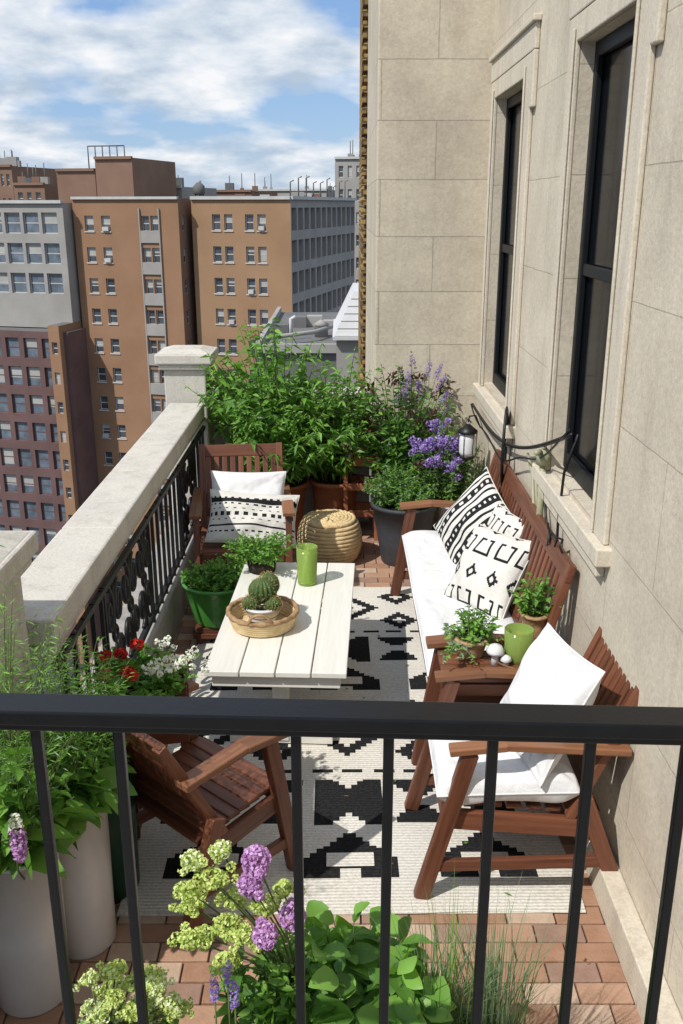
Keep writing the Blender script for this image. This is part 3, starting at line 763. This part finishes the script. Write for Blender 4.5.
# ---------------------------------------------------------------- bottom foreground plants
pot('grey_planter',(-.02,1.80,0),.15,.20,.42,gpot,.012)
mb=MB()
B=V((-.03,1.80,.38))
stems(mb,tuple(B+V((.05,-.02,0))),38,.24,.24,8,.125,.088,[1,1,2],.15,.14,.35,sr=.003,droop=.35,big=True)
def flo(c,r,mi,n=150,ps=.014,flat=.75,k=8):
    c=V(c);b=B+V((-.05,0,0));m=(c+b)/2+V((0,0,.06));mb.tube([b,m,c],[.003,.0025,.002],0,5);ball(mb,c,r,n,ps,mi,flat)
    for i in range(k):
        q=c+V((R.gauss(0,r*.75),R.gauss(0,r*.75),R.gauss(-.004,r*.25)));ball(mb,q,r*.4,int(n*.2),ps*.8,mi,.8)
for (u,v,Y,r,mi) in((192,860,1.68,.025,9),(220,850,1.72,.023,9),(190,892,1.70,.025,8),(212,878,1.66,.027,8),(235,898,1.72,.025,8),(268,905,1.70,.025,8),(225,925,1.68,.027,8),(190,940,1.66,.025,8),(205,935,1.74,.023,8),(243,935,1.64,.023,8),(283,888,1.75,.021,8),(225,962,1.62,.025,8),(190,905,1.78,.023,8)):
    flo(scr2w(u,v,Y),r,[mi,8],180,.011)
for (u,v,Y,r) in((256,860,1.66,.030),(250,884,1.64,.025),(292,917,1.66,.028),(265,935,1.62,.026)): flo(scr2w(u,v,Y),r,7,460,.011,1,2)
stems(mb,tuple(B+V((-.14,-.03,0))),46,.30,.13,16,.06,.030,[1,1,2],.1,.1,.35,big=True)
mb.build('flowering_hydrangea_plant',PM)
mb=MB();B=V(scr2w(130,1080,1.62))
pot('grey_planter',(B.x-.02,B.y,0),.12,.15,max(.2,B.z+.02),gpot,.01)
for k in range(26):
    u=R.uniform(88,200);v=R.uniform(966,1024);flo(scr2w(u,v,R.uniform(1.54,1.68)),.018,[9,8] if k%2 else 8,90,.010)
stems(mb,tuple(B),40,.2,.14,14,.045,.025,[1,2],.1,.1,.3,big=True)
mb.build('sedum_plant',PM)
mb=MB()
for (u,v) in((228,985),(235,1005),(215,1000)):
    c=V(scr2w(u,v,1.56))
    for q in range(7): ball(mb,c+V((0,0,q*.009)),.010,18,.007,6,1)
    mb.tube([c-V((0,0,.2)),c],.002,0,4)
mb.build('lavender',PM)
pot('grey_planter',(.22,1.80,0),.09,.115,.34,gpot,.008)
mb=MB();blades(mb,(.22,1.80,.30),170,.36,.26,.004,4,.09,.7);blades(mb,(.38,1.82,.24),190,.46,.26,.004,4,.09,.6);blades(mb,(.26,1.80,.30),40,.52,.20,.003,1,.08,.6);mb.build('ornamental_grass',PM)
pot('grey_planter',(.38,1.82,0),.08,.10,.28,gpot,.008)
n=60;P=np.stack([NR.uniform(-.8,.85,n),NR.uniform(2.0,6.0,n),np.full(n,.016)],1);D=np.stack([NR.normal(0,1,n),NR.normal(0,1,n),NR.normal(0,.08,n)],1)
mb=MB();mb.leaves(P,D,NR.uniform(.015,.035,n),NR.uniform(.008,.015,n),[int(q) for q in NR.integers(0,2,n)],rnd=.15,droop=.05);mb.build('fallen_leaves',[L_dry,L_mid])
# ---------------------------------------------------------------- wall fixtures
mb=MB()
pts=[];A=V((.90,6.3,1.0));Bq=V((.92,3.62,1.43))
for k in range(24):
    t=k/23;p=A.lerp(Bq,t);p.z-=.16*math.sin(math.pi*t);pts.append(p)
mb.tube(pts,.010,0,6)
pts=[]
for k in range(24):
    t=k/23;p=A.lerp(Bq,t);p.z-=.24*math.sin(math.pi*t)+.02*math.sin(t*17);p.x-=.01;pts.append(p)
mb.tube(pts,.005,0,6)
pts=[V((.945,3.62,1.43)),V((.92,3.7,1.25)),V((.93,3.78,1.0)),V((.92,3.72,.85)),V((.935,3.9,.8)),V((.93,4.05,1.0)),V((.925,4.15,1.2))];mb.tube(pts,.006,0,6)
def curl(c,n,rad,pitch,sd):
    rr=random.Random(sd);return [V((.915+rr.uniform(-.02,.015),c[0]+pitch*k/8+rad*math.cos(k*.8)*rr.uniform(.7,1.2),c[1]+rad*math.sin(k*.8)*rr.uniform(.7,1.2)-.02*k/8)) for k in range(n)]
mb.tube(curl((3.6,.93),24,.075,.12,1),.005,0,6);mb.tube(curl((3.75,.85),18,.06,.10,2),.005,0,6)
pts=[V((.90,5.9,.93)),V((.86,5.85,1.02)),V((.81,5.78,1.03)),V((.80,5.75,1.0))];mb.tube(pts,.005,0,6)
mb.build('power_cable',[iron])
mb=MB()
mb.lathe([(.012,.10),(.03,.085),(.05,.07),(.05,.06),(.01,.055)],(0,0,0),0,20)
mb.lathe([(.035,-.05),(.042,-.03),(.042,.03),(.034,.06)],(0,0,0),1,20);mb.lathe([(.02,-.07),(.038,-.06),(.038,-.05),(.01,-.048)],(0,0,0),0,20)
for k in range(6):
    a=k*math.pi/3;mb.tube([(.045*math.cos(a),.045*math.sin(a),-.055),(.047*math.cos(a),.047*math.sin(a),.062)],.002,0,4)
mb.torus((0,0,.11),.012,.002,0,16,5,tilt=Matrix.Rotation(1.57,3,'X'));ob=mb.build('hanging_lantern',[iron,whitepot],(.80,5.75,.85));ob.scale=(1.25,1.25,1.35)
mb=MB()
for k in range(4):
    mb.torus((0,.012*k,.004*k),.10+.004*k,.008,0,40,6,tilt=Matrix.Rotation(math.radians(90),3,'Y'))
ob=mb.build('coiled_hose',[iron],(.90,5.0,1.0),math.radians(-14));ob.scale=(1,1.0,1.9)
mb=MB();mb.tube([(.925,4.12,.72),(.925,4.12,1.2)],.016,0,10);mb.tube([(.925,4.12,1.2),(.90,4.10,1.235),(.87,4.02,1.25)],.013,0,8)
mb.lathe([(.03,0),(.036,.05),(.018,.07)],(.925,4.12,1.17),0,16);mb.lathe([(.022,0),(.022,.06)],(.925,4.12,.7),0,12)
mb.tube([(.93,4.5,1.12),(.93,4.35,1.05),(.93,4.25,.85),(.93,4.2,.75)],.008,0,6)
mb.build('lamp_bracket',[polem])
# ================================================================= CITY
orange=simple('orange_brick',(.32,.19,.115),(.26,.15,.09),.25,.9,.2,3,.1)  # brick orange desaturated, distance haze is painted into the colour
tan=simple('tan_brick',(.35,.22,.13),(.29,.18,.105),.25,.9,.2,3,.1)
greyc=simple('grey_concrete',(.36,.345,.32),(.28,.27,.25),.3,.9,.1,3,.1)
purp=simple('shaded_lower_facade',(.17,.105,.10),(.12,.075,.07),.3,.9,.1,3,.1)  # shadow on the lower office floors, painted as dark purple-brown wall colour
brown=simple('brown_brick',(.25,.16,.115),(.20,.125,.09),.3,.9,.1,3,.1)
whiter=simple('white_roof',(.60,.60,.60),(.48,.48,.48),1,.8)
roofm=simple('tar_roof',(.16,.155,.15),(.10,.10,.10),.5,.9)
gl=simple('far_glass',(.09,.105,.125),(.035,.045,.055),.6,.15,0,1,.6)
gl2=simple('blue_glass',(.18,.22,.27),(.07,.09,.11),.9,.15,0,1,.6)
bl=simple('window_blind',(.42,.42,.40),(.32,.32,.3),.5,.7)
fr=simple('pale_frame',(.50,.50,.48),(.42,.42,.4),1,.6)
dk=simple('dark_recess',(.035,.035,.04),(.02,.02,.025),1,.6)
CM=[orange,gl,fr,bl,greyc,purp,brown,whiter,roofm,gl2,tan,dk]
ux=V((.971,-.239,0));dp=V((.239,.971,0));G=-46
C0=V((-4.84,93,0))
def fp(s): return C0-ux*s
def sides(mb,p0,p1,depth,z0,z1,mw,skipfront=True,skipright=False,roof=8,par=.6):
    a=p0;b=p1;c=p1+dp*depth;d=p0+dp*depth
    def q(p,z): return (p.x,p.y,z)
    if not skipright: mb.add([q(b,z0),q(c,z0),q(c,z1),q(b,z1)],[(0,1,2,3)],mw)
    mb.add([q(c,z0),q(d,z0),q(d,z1),q(c,z1)],[(0,1,2,3)],mw);mb.add([q(d,z0),q(a,z0),q(a,z1),q(d,z1)],[(0,1,2,3)],mw)
    if not skipfront: mb.add([q(a,z0),q(b,z0),q(b,z1),q(a,z1)],[(0,1,2,3)],mw)
    mb.add([q(a,z1-par),q(b,z1-par),q(c,z1-par),q(d,z1-par)],[(0,1,2,3)],roof)
def rows(z1,first,step,h,G=G):
    r=[];z=z1-first
    while z-h>G+2: r.append((z-h,z));z-=step
    return r
mb=MB();wC=10.1;Z1=2.95
facade(mb,fp(wC),ux,wC,G,Z1,[(2.1,2.95),(3.35,4.2),(5.5,6.35),(6.75,7.6)],rows(Z1,1.5,3.0,1.5),.25,10,1,2,3,2,.4)
sides(mb,fp(wC),C0,27,G,Z1,10,skipright=True)
ncol=12;cw=27/ncol
facade(mb,C0,dp,27,G,Z1,[(i*cw+.28,(i+1)*cw-.22) for i in range(ncol)],rows(Z1,.9,3.0,2.1),.8,4,1,2,3,None,.3)
mb.bar(fp(wC)+V((0,0,Z1)),C0+V((0,0,Z1)),.5,.3,2);mb.bar(C0+V((0,0,Z1)),C0+dp*27+V((0,0,Z1)),.5,.3,2)
for i in range(14):
    p=C0-ux*R.uniform(.5,9)+dp*R.uniform(1,25);s=R.uniform(.3,1.0);mb.box((p.x,p.y,Z1+s/2-.3),(s*1.4,s,s),R.choice([4,2,8,6]))
for i in range(9):
    p=C0-ux*.6+dp*(2+i*2.8);h=R.uniform(1.2,2.0);mb.tube([p+V((0,0,Z1-.5)),p+V((0,0,Z1+h)),p+V((.35,0,Z1+h+.15))],.07,8,5)
mb.build('tan_apartment_building',CM)
mb=MB();p0=fp(22.0)-dp*1.6;wB=11.2;p1=p0+ux*wB
facade(mb,p0,ux,wB,G,2.9,[(1.2,2.15),(3.0,3.95),(7.3,8.1),(8.25,9.05)],rows(2.9,1.6,3.0,1.45),.25,0,1,2,3,2,.45)
facade(mb,p1,dp,8,G,2.9,[(.8,1.6)],rows(2.9,1.6,3.0,1.45),.2,6,1,2,3,None,.4)
sides(mb,p0,p1,22,G,2.9,0,skipright=True)
for k in range(16):
    z=2.9-.2-k*3.0
    mb.box(tuple(p0+ux*8.15-dp*.08+V((0,0,z-3.35))),(2.1,.16,1.15),4,Matrix.Rotation(math.atan2(ux.y,ux.x),3,'Z'))
for sx in(7.12,9.18): mb.box(tuple(p0+ux*sx-dp*.09+V((0,0,-20))),(.12,.19,44),4,Matrix.Rotation(math.atan2(ux.y,ux.x),3,'Z'))
mb.bar(p0+V((0,0,2.95)),p1+V((0,0,2.95)),.5,.25,2)
mb.build('orange_brick_building',CM)
mb=MB();wA=16;p0=fp(22.3+wA)-dp*3;p1=p0+ux*wA
cols=[(wA-.7-2.05*(i+1)+.35,wA-.7-2.05*i) for i in range(7)]
facade(mb,p0,ux,wA,-9.6,2.5,cols,rows(2.5,.9,2.9,2.0,-11),.3,4,9,2,3,None,.45)
sides(mb,p0,p1,20,-9.6,2.5,4)
mb.bar(p0+V((0,0,2.6)),p1+V((0,0,2.6)),.6,.3,2)
a0=p0-dp*2.2;a1=p1-dp*2.2+ux*0.6
facade(mb,a0,ux,wA+.6,G,-9.7,[(wA-.9-2.05*(i+1)+.55,wA-.9-2.05*i) for i in range(7)],rows(-9.7,.7,2.9,2.0),.3,5,9,5,3,None,.2)
sides(mb,a0,a1,18,G,-9.7,5,par=0)
mb.build('grey_office_building',CM)
mb=MB();p0=fp(23.4)-dp*6;facade(mb,p0,ux,1.2,G,-9.0,[(.3,.9)],rows(-9,1.6,3,1.2),.2,0,1,2,3);sides(mb,p0,p0+ux*1.2,5,G,-9,0,par=0);mb.build('orange_brick_building',CM)
def blk(name,u0,u1,vt,Y,zb,m,depth=12,win=False,ledge=True):
    def X(u):return (u-341.5)/930*Y/1.058
    zt=scr2w(0,vt,Y)[2];mb=MB();x0,x1=X(u0),X(u1)
    p=V((x0,Y,0));w=(x1-x0)
    facade(mb,p,ux,w,zb,zt,[(w*.12,w*.28),(w*.42,w*.56),(w*.7,w*.86)] if win else [],rows(zt,1.0,3,1.5,zb),.2,m,1,2,3)
    sides(mb,p,p+ux*w,depth,zb,zt,m)
    if ledge: mb.bar(p+V((0,0,zt)),p+ux*w+V((0,0,zt)),.5,.3,2 if m==4 else m)
    return mb,p,w,zt
mb,p,w,zt=blk('p',97,137,158,112,-20,6);mb.build('brown_penthouse_building',CM)
mb,p,w,zt=blk('p',58,100,170,114,-20,6)
for k in range(6): mb.tube([p+ux*(4.2+k*.9)+V((0,0,zt)),p+ux*(4.2+k*.9)+V((0,0,zt+2.5))],.07,8,4)
mb.tube([p+ux*4.2+V((0,0,zt+2.5)),p+ux*8.7+V((0,0,zt+2.5))],.07,8,4)
mb.build('brown_penthouse_building',CM)
for a in((-6,16,166,130,6),(14,48,184,125,6),(140,185,187,125,4),(335,366,158,135,4),(186,255,191,140,6),(255,330,190,160,4)):
    mb,p,w,zt=blk('p',a[0],a[1],a[2],a[3],-40,a[4],win=True)
    for k in range(5):
        q=p+ux*(w*R.random())+dp*2;s=R.uniform(.4,1.3);mb.box((q.x,q.y,zt+s/2-.1),(s,s,s),R.choice([4,6,8]))
        mb.tube([q+V((0,0,zt)),q+V((0,0,zt+R.uniform(1,2.6)))],.06,8,4)
    mb.build('distant_city_building',CM)
mb=MB();p=V(scr2w(199,188,118));mb.lathe([(.5,0),(.7,.2),(.7,1.0),(.3,1.4),(.02,1.5)],tuple(p-V((0,0,.8))),8,16)
for a in(0,1.57,3.14,4.71): mb.tube([p+V((.5*math.cos(a),.5*math.sin(a),-3)),p+V((.5*math.cos(a),.5*math.sin(a),-.7))],.08,8,4)
mb.build('rooftop_water_tank',CM)
mb=MB();mb.bx(-3.5,.6,38,52,G,-3.3,8);mb.bx(-3.5,.6,37.8,38.1,-3.4,-3.05,4);mb.bx(.4,.7,38.1,52,-3.3,-3.0,4);mb.bx(-3.5,-3.3,38.1,52,-3.3,-3.0,4)
for i in range(5): mb.box((-2.7+i*.7,42+R.random()*5,-3.05),(.4+R.random()*.4,.7,.5),R.choice([4,8,4]))
mb.tube([(-3.1,39,-2.95),(-1.2,40.5,-2.9),(.2,44,-2.9)],.09,4,8);mb.tube([(-2.2,41,-3.2),(-2.2,41,-2.4),(-2.0,41,-2.3)],.08,7,8);mb.lathe([(.3,0),(.3,.5),(.36,.55),(.05,.75)],(-.9,42,-3.3),4,12)
mb.build('lower_rooftop_building',CM)
mb=MB();cx,yy,zt=.27,20,.55
mb.bx(cx-.38,cx+.9,yy,yy+3,-40,-.35,4)
mb.add([(cx-.42,yy-.1,-.34),(cx+.95,yy-.1,-.34),(cx+.95,yy+3,-.34),(cx-.42,yy+3,-.34),(cx+.0,yy+.3,zt),(cx+.6,yy+.3,zt),(cx+.6,yy+2.6,zt),(cx+.0,yy+2.6,zt)],[(0,1,5,4),(1,2,6,5),(2,3,7,6),(3,0,4,7),(4,5,6,7)],7)
for k in range(1,6):
    t=k/6;mb.bar((cx-.42+.42*t,yy-.1+.4*t-.005,-.34+.89*t),(cx+.95-.35*t,yy-.1+.4*t-.005,-.34+.89*t),.012,.016,4)
mb.bx(cx-.46,cx+1,yy-.16,yy+3.1,-.42,-.35,7)
mb.build('white_roofed_house',CM)
mb=MB();mb.bx(-1.36,6,-1.4,9.5,G,-.32,0);mb.build('own_apartment_building',[trimw])
mb=MB();mb.add([(-3000,-500,G),(3000,-500,G),(3000,4000,G),(-3000,4000,G)],[(0,1,2,3)],0)
mb.build('ground',[simple('asphalt',(.06,.06,.062),(.045,.045,.047),.05,.9)])
# ================================================================= SKY / LIGHT / CAMERA
to_sun=V((-.50,-.42,.76)).normalized()
w=bpy.data.worlds.new('World');scene.world=w;w.use_nodes=True;nt=w.node_tree;L=nt.links
bg=nt.nodes['Background'];bg.inputs[1].default_value=.13
sky=N(nt,'ShaderNodeTexSky',sky_type='NISHITA');sky.sun_disc=False
sky.sun_elevation=math.asin(to_sun.z);sky.sun_rotation=math.atan2(to_sun.x,to_sun.y);sky.air_density=1.0;sky.dust_density=.4;sky.ozone_density=1.5
tc=N(nt,'ShaderNodeTexCoord');sp=N(nt,'ShaderNodeSeparateXYZ');L.new(tc.outputs['Generated'],sp.inputs[0])
ad=N(nt,'ShaderNodeMath',operation='ADD');L.new(sp.outputs[2],ad.inputs[0]);ad.inputs[1].default_value=.26
def div(a):
    d=N(nt,'ShaderNodeMath',operation='DIVIDE');L.new(a,d.inputs[0]);L.new(ad.outputs[0],d.inputs[1]);return d.outputs[0]
cb=N(nt,'ShaderNodeCombineXYZ');L.new(div(sp.outputs[0]),cb.inputs[0]);L.new(div(sp.outputs[1]),cb.inputs[1])
mp=N(nt,'ShaderNodeMapping');mp.inputs['Location'].default_value=(3.4,2.1,0);mp.inputs['Scale'].default_value=(1.7,1.6,1);L.new(cb.outputs[0],mp.inputs[0])
n1=N(nt,'ShaderNodeTexNoise',Scale=1.25,Detail=9.,Roughness=.50,Distortion=.1);L.new(mp.outputs[0],n1.inputs['Vector'])
n2=N(nt,'ShaderNodeTexNoise',Scale=2.6,Detail=7.,Roughness=.55);L.new(mp.outputs[0],n2.inputs['Vector'])
cover=ramp(nt,n1.outputs['Fac'],[(.42,(0,0,0)),(.475,(.55,.55,.55)),(.54,(1,1,1))])
ccol=ramp(nt,n2.outputs['Fac'],[(.36,(3.7,4.5,5.5)),(.50,(5.6,6.1,6.7)),(.62,(7.2,7.3,7.5))])
tint=N(nt,'ShaderNodeMix',data_type='RGBA');tint.inputs[0].default_value=.55;L.new(sky.outputs[0],tint.inputs[6]);tint.inputs[7].default_value=(1.4,2.9,6.0,1)
mx=N(nt,'ShaderNodeMix',data_type='RGBA');L.new(cover,mx.inputs[0]);L.new(tint.outputs[2],mx.inputs[6]);L.new(ccol,mx.inputs[7]);L.new(mx.outputs[2],bg.inputs[0])
sl=bpy.data.lights.new('sun','SUN');sl.energy=4.4;sl.angle=math.radians(.6);sl.color=(1,.965,.91)
so=bpy.data.objects.new('sun',sl);scene.collection.objects.link(so);so.rotation_euler=to_sun.to_track_quat('Z','Y').to_euler()
cam=bpy.data.cameras.new('camera');co=bpy.data.objects.new('camera',cam);scene.collection.objects.link(co)
co.location=(0,0,2.3);co.rotation_euler=(math.radians(90-18.27),0,0);cam.lens=930/1024*36;cam.sensor_width=36;cam.clip_end=6000;cam.clip_start=.05
scene.camera=co
scene.view_settings.view_transform='Standard';scene.view_settings.look='None';scene.view_settings.exposure=0
